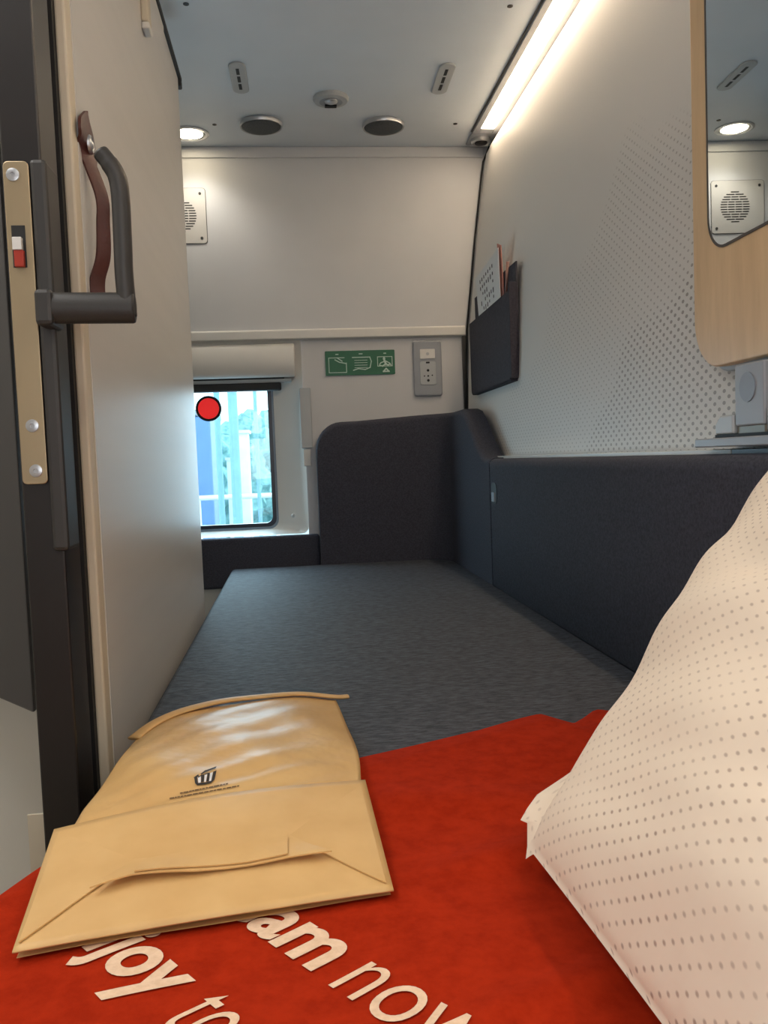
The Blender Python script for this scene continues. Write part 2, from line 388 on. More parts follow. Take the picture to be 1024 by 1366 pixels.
# denser samples for the rounded left corner
extra = [(.075+.08*(1-math.cos(a)), YB) for a in [k*PI/2/8 for k in range(1, 9)]]
pathP = [(.075, YB)]+extra+[q for q in pathP if q[0] > .16]
mb = MB(); n = len(pathP); prof = []
ring = []
for i, (x, y) in enumerate(pathP):
    x0, y0 = pathP[max(i-1, 0)]; x1, y1 = pathP[min(i+1, n-1)]
    d = Vector((x1-x0, y1-y0, 0)).normalized(); nr = Vector((d.y, -d.x, 0))   # towards the bed
    zt_ = hb_top(i); th = .056; r = .018
    bk = -nr*th
    P = Vector((x, y, 0)); pts = [P+Vector((0, 0, -.02))]
    for q in (0, .25, .5, .75, 1): pts.append(P+Vector((0, 0, lerp(0, zt_-r, q))))
    for a in (.3, .6, .9, 1.2, 1.5708): pts.append(P-nr*(r*(1-math.cos(a)))+Vector((0, 0, zt_-r+r*math.sin(a))))
    pts.append(P+bk+Vector((0, 0, zt_))); pts.append(P+bk+Vector((0, 0, -.02)))
    ring.append(pts)
m_ = len(ring[0])
mb.add([q for rr in ring for q in rr], [(i*m_+j, (i+1)*m_+j, (i+1)*m_+j+1, i*m_+j+1) for i in range(n-1) for j in range(m_-1)]+[(i*m_, i*m_+m_-1, (i+1)*m_+m_-1, (i+1)*m_) for i in range(n-1)]+[tuple(range(m_)), tuple(range((n-1)*m_, n*m_))[::-1]])
tag(mb.build('headboard', M['dark_fab'], angle=55), 'charcoal wrap-around padded headboard with rounded top corner under the socket', 'headboard')

# ------------------------------------------------------------------ far wall fittings
# window_1: recess, frame, pane, blind
win = thing('window_1', (-.2, YW, WZ0), None, None); win['kind'] = 'structure'
gx0, gx1, gz0, gz1 = -.40, at(366, 600, Y=YW+.05).x+.004, at(368, 705, Y=YW+.05).z, .585
o_ = rrect(WX0, WX1, WZ0, WZ1, [.02, .02, .004, .004], 5); i_ = rrect(gx0, gx1, gz0, gz1, .03, 5)
mb = MB(); nn = len(o_)
mb.add([(x, YW+.0, z) for x, z in o_]+[(lerp(x, x2, .22), YW+.022, lerp(z, z2, .22)) for (x, z), (x2, z2) in zip(o_, i_)]+[(x, YW+.045, z) for x, z in i_]+[(x, YW+.07, z) for x, z in i_],
       [(q*nn+j, q*nn+(j+1) % nn, (q+1)*nn+(j+1) % nn, (q+1)*nn+j) for q in range(3) for j in range(nn)])
mb.build('reveal', M['trim'], win, angle=30)
rim = lambda d: rrect(gx0+d, gx1-d, gz0+d, gz1-d, .028-d*.3, 5)
MB().ring(rim(-.004), rim(.007), (0, YW+.046, 0), XU, ZU, (0, .02, 0)).build('outer_seal', plain('grey blue seal', (120, 138, 156), .4), win)
MB().ring(rim(.0065), rim(.019), (0, YW+.052, 0), XU, ZU, (0, .018, 0)).build('gasket', plain('blue black rubber', (30, 40, 56), .3), win)
MB().plate(rim(.006), (0, YW+.062, 0), XU, ZU, (0, .004, 0)).build('pane', M['glass'], win)
mb = MB().plate([(YW+.03, .590), (YW-.012, .586), (YW-.022, .596), (YW-.026, .64), (YW-.018, .676), (YW-.008, .690), (YW+.03, .690)], (WX0+.01, 0, 0), YU, ZU, (.021-WX0-.01, 0, 0))
bl = thing('roller_blind', (-.2, YW, .56), 'cream roller blind box with dark bottom bar above the window pane', 'roller blind')
mb.build('cassette', M['trim'], bl, bevel=.004, angle=40)
MB().box(WX0+.03, -.014, YW+.004, YW+.034, .578, .5875).build('slot', M['black'], bl)
MB().plate([(YW-.004, .582), (YW+.03, .584), (YW+.03, .572), (YW+.002, .572)], (WX0+.01, 0, 0), YU, ZU, (.008-WX0-.01, 0, 0)).build('guide_rail', M['light_grey'], bl, bevel=.002)
MB().box(WX0+.03, at(375, 515, Y=YW+.01).x, YW+.004, YW+.030, .5475, .5735).build('bottom_bar', M['blind'], bl, bevel=.006, seg=3)
# red round marker with dark rim, stuck on the pane
rc = at(278, 545, Y=YW+.055)
rd = thing('break_point_marker', rc, 'round red marker with black rim stuck on the window glass', 'marker')
MB().lathe([(.0405, 0), (.0405, .004), (.034, .006), (.033, .003), (.0001, .003)], (rc.x, YW+.0615, rc.z), (0, -1, 0), 40).build('rim', M['black'], rd, angle=40)
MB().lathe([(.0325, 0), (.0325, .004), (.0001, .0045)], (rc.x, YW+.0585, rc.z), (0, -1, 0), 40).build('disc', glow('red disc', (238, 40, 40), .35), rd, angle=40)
# emergency release strip by the window
a, b = at(398, 518, Y=YW), at(413, 598, Y=YW); c_ = at(408, 622, Y=YW)
cs = thing('release_strip', (.045, YW, c_.z), 'slim grey vertical cover strip beside the window frame', 'cover strip')
MB().box(a.x+.001, a.x+.037, YW-.010, YW+.004, b.z, a.z).build('cover', M['light_grey'], cs, bevel=.003)
MB().box(a.x+.006, a.x+.030, YW-.006, YW+.004, c_.z, b.z-.002).build('catch', M['trim'], cs, bevel=.002)
kn = at(391, 688, Y=YW+.01)
tag(MB().lathe([(.006, 0), (.006, .008), (.004, .011), (.0001, .011)], (kn.x, YW+.022, kn.z), (0, -1, 0), 16).build('frame_peg', M['light_grey'], angle=40), 'small grey peg low on the window frame', 'peg')

# green escape sign
a, b = at(433, 467, Y=YW), at(527, 499, Y=YW)
sx0, sx1, sz0, sz1 = a.x, b.x, b.z, a.z-.004
sg = thing('escape_sign', (.22, YW, sz0), 'green emergency window sign with three white pictograms on the far wall', 'sign')
MB().plate(rrect(sx0, sx1, sz0, sz1, .003), (0, YW, 0), XU, ZU, (0, -.002, 0)).build('board', M['green'], sg)
w, h = sx1-sx0, sz1-sz0
S = lambda u_, v_: (sx0+w*u_, sz0+h*v_)
yf = YW-.0021
def stroke(mb, pts, th=.0024):
    for (p0, p1) in zip(pts, pts[1:]):
        d = (Vector(p1)-Vector(p0)).normalized()*th*.5; nn_ = Vector((-d.y, d.x))
        p0_ = Vector(p0)-d; p1_ = Vector(p1)+d
        mb.plate([tuple(p0_+nn_), tuple(p0_-nn_), tuple(p1_-nn_), tuple(p1_+nn_)], (0, yf, 0), XU, ZU, (0, -.0006-.0002*random.random(), 0))
g = MB()
stroke(g, [S(.05, .12), S(.05, .72), S(.27, .72)][0:3]); stroke(g, [S(.05, .12), S(.30, .12), S(.30, .5)]); stroke(g, [S(.14, .64), S(.20, .54), S(.30, .48)], .003); stroke(g, [S(.17, .72), S(.24, .58)], .003)
stroke(g, [S(.155, .86), S(.185, .86)], .003)
g.build('pictogram', M['sign_white'], sg)
g = MB()
for q in (.30, .40, .50, .60): stroke(g, [S(.42, q), S(.60, q)], .0016)
stroke(g, [S(.39, .72), S(.64, .72), S(.66, .55), S(.64, .3), S(.57, .22), S(.47, .26), S(.40, .2)], .003); stroke(g, [S(.49, .86), S(.53, .86)], .003)
g.build('pictogram', M['sign_white'], sg)
g = MB()
stroke(g, [S(.75, .72), S(.96, .72), S(.96, .34), S(.75, .34), S(.75, .72)], .002)
g.plate([S(u_, v_) for u_, v_ in circ(.845, .64, .018, 12, .07)], (0, yf, 0), XU, ZU, (0, -.001, 0))
stroke(g, [S(.85, .56), S(.87, .42)], .006); stroke(g, [S(.86, .54), S(.80, .48), S(.78, .42)], .003); stroke(g, [S(.87, .54), S(.92, .46), S(.94, .38)], .003)
stroke(g, [S(.87, .42), S(.90, .38), S(.93, .42)], .004); stroke(g, [S(.86, .42), S(.82, .34), S(.78, .37)], .004)
stroke(g, [S(.83, .12), S(.91, .12), S(.87, .24), S(.83, .12)], .004); stroke(g, [S(.845, .86), S(.87, .86)], .003)
g.build('pictogram', M['sign_white'], sg)

# power socket
a, b = at(549.5, 455, Y=YW), at(590, 528, Y=YW)
qx0, qx1, qz0, qz1 = a.x, b.x, b.z, a.z; qc = (qx0+qx1)/2; qw = qx1-qx0; qh = qz1-qz0
sk = thing('power_socket', (qc, YW, qz0), 'silver grey upright power socket plate beside the green sign', 'socket')
MB().plate(rrect(qx0, qx1, qz0, qz1, .009), (0, YW, 0), XU, ZU, (0, -.010, 0)).build('frame', M['grey_pl'], sk, bevel=.005, seg=3)
MB().plate(rrect(qx0+qw*.22, qx1-qw*.22, qz0+qh*.2, qz0+qh*.62, .006), (0, YW-.009, 0), XU, ZU, (0, -.003, 0)).build('outlet', M['light_grey'], sk, bevel=.001)
us = MB().plate(rrect(qx0+qw*.24, qx1-qw*.24, qz0+qh*.67, qz0+qh*.84, .002), (0, YW-.009, 0), XU, ZU, (0, -.004, 0)).build('usb_module', M['white_pl'], sk, bevel=.001)
MB().plate(circ(qc, qz0+qh*.755, .005), (0, YW-.0128, 0), XU, ZU, (0, -.001, 0)).build('symbol', M['light_grey'], us)
MB().plate(rrect(qc-.006, qc+.006, qz0+qh*.585, qz0+qh*.615, .0015), (0, YW-.0118, 0), XU, ZU, (0, -.001, 0)).build('status_slot', M['black'], sk)
for hx, hz, r in ((0, .46, .0042), (0, .36, .0028), (0, .28, .0042), (-.012, .36, .0022), (.013, .37, .0022)):
    MB().plate(circ(qc+hx, qz0+qh*hz, r, 14), (0, YW-.0118, 0), XU, ZU, (0, -.0008, 0)).build('pin_hole', M['black'], sk)

# loudspeaker plate on the upper far wall
g0, g1 = at(273, 252, Y=YW), at(277, 325, Y=YW)
px1, px0, pz1, pz0 = -.229, -.402, 1.166, 1.0
gp_ = thing('loudspeaker_grille', (-.32, YW, pz0), 'cream square loudspeaker grille screwed high on the far wall', 'speaker grille')
MB().plate(rrect(px0, px1, pz0, pz1, .010), (0, YW+.003, 0), XU, ZU, (0, -.006, 0)).build('plate', plain('cream plate', (196, 193, 188), .5), gp_, bevel=.001)
MB().ring(rrect(px0-.0012, px1+.0012, pz0-.0012, pz1+.0012, .011), rrect(px0, px1, pz0, pz1, .010), (0, YW, 0), XU, ZU, (0, -.0012, 0)).build('edge_gap', M['charcoal'], gp_)
cx, cz_ = -.306, (pz0+pz1)/2
sl = MB()
for r_ in range(-6, 7):
    zz_ = cz_+r_*.0078; hw = math.sqrt(max(0, .049**2-(r_*.0078)**2)); nseg = max(1, int(hw*2/.022))
    for q in range(nseg):
        x0 = cx-hw+2*hw*q/nseg+.0012; x1 = cx-hw+2*hw*(q+1)/nseg-.0012
        sl.plate(rrect(x0, x1, zz_-.0018, zz_+.0018, .0008, 2), (0, YW-.0029, 0), XU, ZU, (0, -.0004, 0))
sl.build('slots', M['charcoal'], gp_)
for sx in (px0+.016, px1-.016):
    for sz in (pz0+.016, pz1-.016):
        MB().lathe([(.0042, 0), (.0042, .0012), (.002, .002), (.0001, .0012)], (sx, YW-.003, sz), (0, -1, 0), 14).build('screw', M['charcoal'], gp_)

# ------------------------------------------------------------------ ceiling fittings
DN = Vector((0, 0, -1))
def clamp_z(p): p.z = ZC; return p
# light strip
lt = thing('ceiling_light_strip', (.62, 1.2, ZC), 'long glowing warm white light strip in grey housing along the ceiling edge', 'strip light')
ly0, ly1 = -.6, 2.565
MB().box(.578, .597, ly0, 2.60, ZC-.008, ZC).box(.637, .6625, ly0, 2.60, ZC-.010, ZC).box(.597, .637, 2.566, 2.60, ZC-.008, ZC).build('housing', M['grey_pl'], lt, bevel=.002)
MB().box(.5975, .6365, ly0, ly1, ZC-.006, ZC-.0005).build('diffuser', M['strip'], lt, bevel=.001)
MB().box(.574, .5778, ly0, 2.60, ZC-.004, ZC).build('seal', M['charcoal'], lt)
c = clamp_z(at(641, 184, Z=ZC))
rl = thing('reading_spot', (c.x, c.y, ZC), 'small round unlit spotlight at the far end of the light strip', 'spotlight')
MB().box(.578, .662, 2.602, 2.70, ZC-.008, ZC).build('housing', M['grey_pl'], rl, bevel=.004)
MB().lathe([(.030, 0), (.030, .010), (.026, .013), (.022, .010), (.0001, .010)], (.615, 2.648, ZC-.007), DN, 28).build('ring', M['silver'], rl, angle=40)
MB().lathe([(.020, 0), (.018, .005), (.0001, .008)], (.615, 2.648, ZC-.016), DN, 24).build('lens', M['black'], rl, smooth=True)
# two pill shaped vents
def vent(c0, c1, label):
    c0, c1 = clamp_z(c0), clamp_z(c1); d = c1-c0; L = d.length; d.normalize(); s_ = Vector((-d.y, d.x, 0))
    o = thing('ceiling_vent', (c0+c1)/2, label, 'air vent', 'pill shaped ceiling vents')
    MB().plate(rrect(-.021, .021, -.004, L+.004, .0205, 8), c0, s_, d, (0, 0, -.005)).build('cover', M['light_grey'], o, bevel=.003)
    for q in range(3):
        MB().plate(rrect(-.004, .004, L*(.14+.26*q), L*(.14+.26*q)+L*.2, .001, 2), c0+Vector((0, 0, -.0048)), s_, d, (0, 0, -.0006)).build('slot', M['black'], o)
vent(at(315, 83, Z=ZC), at(322, 122, Z=ZC), 'pill shaped ceiling vent with dark slots above the downlight side')
vent(at(598, 84, Z=ZC), at(584, 123, Z=ZC), 'pill shaped ceiling vent with dark slots beside the glowing light strip')
# two round speakers
c = clamp_z(at(348, 164, Z=ZC))
sp_ = thing('ceiling_speaker', c, 'round dark mesh ceiling speaker closest to the glowing downlight', 'speaker', 'round ceiling speakers')
MB().lathe([(.058, 0), (.061, .003), (.061, .010), (.0595, .013), (.0565, .012), (.056, .006)], c, DN, 40).build('rim', M['silver'], sp_, angle=40)
MB().lathe([(.056, 0), (.0555, .006), (.05, .010), (.03, .0125), (.0001, .013)], c+Vector((0, 0, -.0055)), DN, 40).build('mesh_cover', M['mesh'], sp_, smooth=True)
c2 = clamp_z(at(511, 165, Z=ZC)); dup(sp_, c2-c, 'round dark mesh ceiling speaker on the light strip side of the smoke detector')
# smoke detector
c = clamp_z(at(441, 130, Z=ZC))
sd = thing('smoke_detector', c, 'round grey smoke detector in the middle of the ceiling', 'smoke detector')
MB().lathe([(.047, 0), (.048, .006), (.044, .011), (.03, .013), (.0001, .013)], c, DN, 40).build('base', M['light_grey'], sd, angle=40)
MB().lathe([(.031, 0), (.031, .001), (.0001, .001)], c+Vector((0, 0, -.0125)), DN, 32).build('recess', M['grey_pl'], sd)
MB().lathe([(.018, 0), (.017, .003), (.011, .006), (.0001, .007)], c+Vector((0, -.009, -.013)), DN, 32).build('dome', M['silver'], sd, smooth=True)
MB().box(c.x-.016, c.x+.016, c.y+.012, c.y+.026, ZC-.018, ZC-.013).build('vent_slot', M['black'], sd, bevel=.001)
# downlight
c = clamp_z(at(252, 178, Z=ZC))
dl = thing('downlight', c, 'round glowing recessed ceiling downlight by the partition edge', 'downlight')
MB().lathe([(.058, 0), (.058, .003), (.052, .005), (.047, .003), (.047, .0005)], c, DN, 40).build('trim_ring', M['silver'], dl, angle=40)
MB().lathe([(.046, .0005), (.040, .0015), (.0395, .0015)], c, DN, 40).build('reflector', M['light_grey'], dl, smooth=True)
MB().lathe([(.0395, 0), (.0395, .0022), (.0001, .003)], c, DN, 40).build('lens', M['spot'], dl)
# ceiling screws
for (px, py), lb in zip(((248, 5), (680, 8), (286, 166), (607, 165)), ('tiny dark ceiling screw near the partition top', 'tiny dark ceiling screw beside the light strip, near end', 'tiny dark ceiling screw between downlight and dark speaker', 'tiny dark ceiling screw near the unlit round spotlight')):
    c = clamp_z(at(px, py, Z=ZC))
    tag(MB().lathe([(.0062, 0), (.0062, .0015), (.003, .0022), (.0001, .001)], c, DN, 16).build('ceiling_screw', M['charcoal']), lb, 'screw', 'ceiling screws')

# ------------------------------------------------------------------ partition fittings
st = thing('leather_strap', (XP, 1.0, .5), 'dark brown leather pull strap riveted to the beige partition', 'strap')
Yt, Yb_ = 1.02, 1.015
tip = at(112, 145, X=XP); 
cpts = [at(*q, X=XP+.003) for q in ((110, 145), (114, 185), (117, 212))]+[at(*q, X=XP+.016) for q in ((122, 245), (126, 285))]+[at(*q, X=XP+.014) for q in ((125, 330),)]+[at(*q, X=XP+.006) for q in ((122, 370), (121, 410))]
yc = cpts[1].y
path = cat_rom([(p.x, yc, p.z) for p in cpts], 8)
wid = [interp([(0, .001), (.08, .030), (.14, .034), (.22, .024), (.32, .008), (.5, .0075), (.7, .0085), (1, .0095)], i/(len(path)-1)) for i in range(len(path))]
twi = [smooth01((i/(len(path)-1)-.16)/.2) for i in range(len(path))]
mb = MB(); nP = len(path); vs = []
for i, p in enumerate(path):
    d = (path[min(i+1, nP-1)]-path[max(i-1, 0)]).normalized(); wdir = Vector((.72*twi[i], 1-.3*twi[i], 0)).normalized()
    nn_ = d.cross(wdir).normalized(); nn_ = nn_ if nn_.x > 0 or nn_.y < -.3 else -nn_
    wv = wdir*max(wid[i], .0008)
    vs += [p-wv, p-wv+nn_*.003, p+nn_*.0045, p+wv+nn_*.003, p+wv]
mb.add(vs, [(i*5+j, (i+1)*5+j, (i+1)*5+(j+1) % 5, i*5+(j+1) % 5) for i in range(nP-1) for j in range(5)]+[tuple(range(5)), tuple(range((nP-1)*5, nP*5))[::-1]])
mb.build('strap_band', M['leather'], st, angle=50)
rv = at(113, 181, X=XP+.008)
MB().lathe([(.0105, 0), (.0105, .002), (.0085, .004), (.0065, .0025), (.0055, .003), (.003, .0048), (.0001, .005)], (XP+.0065, yc, rv.z), (1, 0, 0), 24).build('rivet', M['silver'], st, angle=50)
hk = at(191, 44, X=XP)
ch = thing('coat_hook', (XP, hk.y, hk.z), 'small beige rail end sticking down near the partition top', 'hook')
MB().box(XP, XP+.012, hk.y-.016, hk.y+.016, hk.z+.012, 1.15).build('rail', M['partition_edge'], ch, bevel=.003)
MB().box(XP, XP+.013, hk.y-.017, hk.y+.017, hk.z, hk.z+.0115).build('end_cap', M['trim'], ch, bevel=.003)

# ------------------------------------------------------------------ side wall fittings
# felt pocket with leaflets
xw = .560
po = thing('wall_pocket', (xw, 2.25, .47), 'dark felt document pocket hanging on the side wall above the headboard', 'pocket')
xo = .536
Pk = lambda x, y: at(x, y, X=xo)
q = [Pk(629, 528), Pk(683, 505), Pk(680, 350), Pk(676, 347), Pk(668, 395), Pk(629, 430)]
poly = [(p.y, p.z) for p in q]
yfar, ynear = Pk(628, 500).y, Pk(682, 500).y
zb0 = Pk(628, 528).z
bp = rrect(ynear, yfar, zb0+.004, Pk(629, 394).z, [.012, .012, .004, .004])
MB().plate([(p[0], p[1] if p[1] < .6 else lerp(Pk(679, 347).z, Pk(629, 394).z, (p[0]-ynear)/(yfar-ynear))) for p in bp], (xw-.006, 0, 0), YU, ZU, (.004, 0, 0)).build('back_sheet', M['pocket'], po, bevel=.001)
fp = rrect(ynear+.012, yfar, zb0, Pk(629, 430).z, [.016, .02, .004, .004])
zfar, znear = Pk(629, 430).z, Pk(668, 395).z
def fl(p):
    z = p[1] if p[1] < .58 else lerp(znear, zfar, (p[0]-ynear)/(yfar-ynear))
    return (p[0], z)
mb = MB(); fpp = [fl(p) for p in fp]
mb.plate(fpp, (xo, 0, 0), YU, ZU, (.004, 0, 0)).build('front_sheet', M['pocket'], po, bevel=.001)
MB().box(xo, xw-.002, ynear+.002, ynear+.014, zb0+.006, znear+.02).box(xo, xw-.002, yfar-.012, yfar, zb0+.006, zfar).box(xo, xw-.002, ynear+.01, yfar-.01, zb0, zb0+.006).build('gusset', M['pocket'], po, bevel=.002)
e0, e1 = at(677, 349, X=xw-.008), at(675, 392, X=xw-.008)
MB().tube([e1, e0], .0042, 10, ax=(1, 0, 0)).build('edge_binding', plain('copper edge', (150, 112, 100), .35), po, smooth=True)
lf = [at(*p_, X=xo+.008) for p_ in ((641, 418), (668, 398), (664, 330), (634, 372))]
lfp = [(p.y, p.z) for p in lf]
lf_o = thing('leaflet', (xo+.008, 2.3, .5), 'white printed leaflet poking out of the felt pocket', 'leaflet')
lfp2 = [(lfp[0][0], .60), (lfp[1][0], .62), lfp[2], lfp[3]]
MB().plate(lfp2, (xo+.008, 0, 0), YU, ZU, (.0012, 0, 0)).build('sheet', M['paper'], lf_o)
mb = MB()
for r_ in range(7):
    q0 = .18+.09*r_
    for c_ in range(5):
        if random.random() < .8:
            v0 = .5+.09*c_; P0 = lambda a_, b_: (lerp(lerp(lfp2[3][0], lfp2[2][0], a_), lerp(lfp2[0][0], lfp2[1][0], a_), b_), lerp(lerp(lfp2[3][1], lfp2[2][1], a_), lerp(lfp2[0][1], lfp2[1][1], a_), b_))
            a0 = q0; a1 = q0+.028; b0 = 1-v0-.05; b1 = b0+.06*random.uniform(.5, 1)
            mb.plate([P0(a0, b0), P0(a1, b0), P0(a1, b1), P0(a0, b1)], (xo+.0078, 0, 0), YU, ZU, (-.0004, 0, 0))
mb.build('print', M['ink'], lf_o)
pk = [at(*p_, X=xo+.014) for p_ in ((663, 325), (668, 327), (673, 395), (669, 400))]
tag(MB().plate([(p.y, p.z-(.06 if i_ > 1 else 0)) for i_, p in enumerate(pk)], (xo+.013, 0, 0), YU, ZU, (.002, 0, 0)).build('card', M['pink']), 'slim pinkish card behind the white leaflet in the pocket', 'card')

# wooden panel with mirror
XM = .525
cab = thing('mirror_panel', (XM, 1.1, .43), 'pale wood wall panel holding a mirror with rounded corner', 'panel')
e1 = at(918, 0, X=XM); e2 = at(927, 440, X=XM); yfarp = (e1.y+e2.y)/2; zbot = at(950, 491, X=XM).z
MB().plate(rrect(.45, yfarp, zbot, 1.2, [.02, .065, .02, .02], 10), (XM, 0, 0), YU, ZU, (.016, 0, 0)).build('board', M['wood'], cab, bevel=.003, seg=3)
MB().plate(rrect(.45, yfarp+.004, zbot-.006, 1.2, [.02, .068, .02, .02], 10), (XM+.0165, 0, 0), YU, ZU, (.012, 0, 0)).build('backing', M['light_grey'], cab, bevel=.002)
m1_ = at(945, 200, X=XM); mb_ = at(968, 330, X=XM)
my1, mz0 = m1_.y, mb_.z
fr = rrect(.50, my1, mz0, 1.16, [.02, .045, .02, .02], 10); fi = rrect(.503, my1-.003, mz0+.003, 1.157, [.018, .0425, .018, .018], 10)
MB().plate(fi, (XM-.001, 0, 0), YU, ZU, (.0008, 0, 0)).build('mirror', M['mirror'], cab)
MB().ring(fr, fi, (XM-.0015, 0, 0), YU, ZU, (.0014, 0, 0)).build('mirror_edge', plain('brown edge', (74, 66, 60), .5), cab)

cab.rotation_euler = (0, 0, -.028)
# folding shelf bracket under the panel
br = thing('shelf_bracket', (.49, .95, .31), 'grey metal folding shelf bracket with round button below the wood panel', 'bracket')
xs = .492
t0 = at(926, 586, X=xs); t1 = at(926, 598, X=xs)
MB().box(xs, .545, .55, t0.y, t1.z+.0005, t0.z).build('tray', M['grey_pl'], br, bevel=.0015)
b0 = at(979, 487, X=.505); b1 = at(1019, 560, X=.505)
MB().box(.505, .535, b1.y, b0.y, t0.z+.012, zbot-.0065).build('arm', M['grey_pl'], br, bevel=.002)
MB().box(.507, .533, b1.y+.001, b0.y-.001, t0.z, t0.z+.0135).build('arm_foot', plain('taupe metal', (128, 122, 110), .4, .4), br, bevel=.002)
bc = at(997, 516, X=.505)
MB().plate(circ(bc.y, bc.z, .0165), (.505, 0, 0), YU, ZU, (-.0012, 0, 0)).build('button', plain('button grey', (132, 138, 146), .4), br)
w0 = at(953, 552, X=.503); w1 = at(977, 577, X=.503)
MB().plate([(b0.y+.002, t0.z+.004), (w0.y, t0.z+.004), (w0.y, t0.z+.016), (w0.y-.012, t0.z+.026), (b0.y+.002, t0.z+.026)], (.503, 0, 0), YU, ZU, (.03, 0, 0)).build('hinge_block', M['light_grey'], br, bevel=.002)
MB().box(.503, .545, .6, w0.y+.0, t0.z, t0.z+.004).build('hinge_plate', M['black'], br)
b2 = at(1024, 540, X=.503)
MB().box(.505, .535, .62, b1.y-.004, t0.z+.004, t0.z+.03).build('hinge_block', M['light_grey'], br, bevel=.003)
# pale ledge strip on top of the bolster
struct('trim_9', MB().box(.515, .5455, at(980, 604, X=.52).y, 2.2, .310, .3165), M['trim'], bevel=.001)
struct('trim_10', MB().box(.515, .5455, .3, at(981, 604, X=.52).y, .310, .3155), plain('slate strip', (70, 78, 92), .4))

# ------------------------------------------------------------------ red blanket
def wave(x, y):
    return (.5+.5*math.sin(9*x+5*y+1.3))*.4+(.5+.5*math.sin(17*y-7*x+.4))*.3+(.5+.5*math.sin(31*x+23*y))*.12+(.5+.5*math.sin(44*y-19*x+2))*.12
def far_edge(x):
    return interp([(-.30, .50), (-.26, .57), (-.222, .632), (-.203, .68), (-.16, .76), (-.06, .80), (.056, .868), (.12, .895), (.19, .925), (.24, .955), (.268, .968), (.282, .945), (.295, .925), (.315, .945), (.336, .97), (.36, .955), (.46, .93)], x)
def blanket_z(x, y):
    fy = far_edge(x); e = max(0, fy-y)
    edge = min(1, e/.03); edge = math.sqrt(max(0, 1-(1-edge)**2))
    z = .004+.017*edge+.010*wave(x, y)*min(1, e/.06)
    # soft folds in front of the pillow
    z += .006*math.exp(-((y-.43-.35*(x-.1))/.018)**2)*smooth01((x-.03)/.08)
    z += .005*math.exp(-((y-.60-.22*(x-.1))/.02)**2)*smooth01((x-.06)/.08)
    z += .004*math.exp(-((y-.72+.15*(x-.1))/.03)**2)
    if x < -.225: z -= (.225+x)**2*6+(-.225-x)*.3
    return z
nx_, ny_ = 150, 200
mb = MB()
def BP(u_, v_):
    x = lerp(-.28, .455, u_); y = lerp(-.25, far_edge(x), 1-(1-v_)**1.25)
    return Vector((x, y, blanket_z(x, y)))
mb.grid(BP, nx_, ny_)
# skirt down to the mattress so the sheet has a real edge
rim_ = [j*(nx_+1) for j in range(ny_+1)]+[ny_*(nx_+1)+i for i in range(1, nx_+1)]+[j*(nx_+1)+nx_ for j in range(ny_-1, -1, -1)]
base = len(mb.v)
for i in rim_: q = mb.v[i].copy(); q.z = min(.0015, q.z-.006); mb.v.append(q)
for i in range(len(rim_)-1): mb.f.append((rim_[i], rim_[i+1], base+i+1, base+i))
bk = mb.build('blanket', M['red'], smooth=True, recenter=False); bk['_w'] = [0.0, 0.0, 0.0]
tag(bk, 'red fleece blanket with cream lettering spread over the near end of the bunk', 'blanket')
# printed words
dB = Vector((.586, -.81)).normalized(); uB = Vector((-dB.y, dB.x))
def word(text, bold, xh, org, align, target=None, shear=0):
    cu = bpy.data.curves.new('w', 'FONT'); cu.body = text; cu.size = 1; cu.offset = bold; cu.align_x = 'LEFT'; cu.resolution_u = 6
    ob = bpy.data.objects.new('w', cu); COL.objects.link(ob)
    dg = bpy.context.evaluated_depsgraph_get(); me = bpy.data.meshes.new_from_object(ob.evaluated_get(dg))
    bpy.data.objects.remove(ob)
    b = bmesh.new(); b.from_mesh(me); bpy.data.meshes.remove(me)
    bmesh.ops.triangulate(b, faces=b.faces)
    for _ in range(3):
        es = [e for e in b.edges if e.calc_length() > .12]
        if es: bmesh.ops.subdivide_edges(b, edges=es, cuts=1); bmesh.ops.triangulate(b, faces=b.faces)
    return b
def add_word(mb, text, bold, org, align, length, xh):
    """org: 2-D baseline point of the word's start (or end), length along the baseline, xh: x-height"""
    b = word(text, bold, xh, org, align); b.verts.ensure_lookup_table()
    bx = word('x', bold, 0, 0, 0); h0 = max(v.co.y for v in bx.verts); l0 = min(v.co.y for v in bx.verts); bx.free()
    x0, x1 = min(v.co.x for v in b.verts), max(v.co.x for v in b.verts)
    sx = length/(x1-x0); sy = xh/(h0-l0)
    vs = []
    for v in b.verts:
        s_ = (v.co.x-x0)*sx if align == 'L' else (v.co.x-x1)*sx
        p = Vector(org)+dB*s_+uB*((v.co.y-l0)*sy)
        vs.append((p.x, p.y, blanket_z(p.x, p.y)+.0011))
    b.verts.index_update(); mb.add(vs, [tuple(v.index for v in f.verts) for f in b.faces]); b.free()
G = lambda px, py: at(px, py, Z=.030).to_2d()
mb = MB()
xh = .0325
mR = G(410, 1283)+dB*.003
add_word(mb, 'dream', .028, mR, 'R', .158, xh)
add_word(mb, 'now,', -.004, G(440, 1307)-dB*.002, 'L', .108, xh)
mb.build('printed_lettering', M['letter'], bk, recenter=False).location = (0, 0, 0); mb = MB()
yR = G(261, 1302)-uB*xh
add_word(mb, 'enjoy', .028, yR, 'R', .128, xh)
add_word(mb, 'tomorrow', -.004, G(216, 1362)-dB*.004, 'L', .175, xh)
let = mb.build('printed_lettering', M['letter'], bk, recenter=False)
let.parent = bk; let.location = (0, 0, 0)

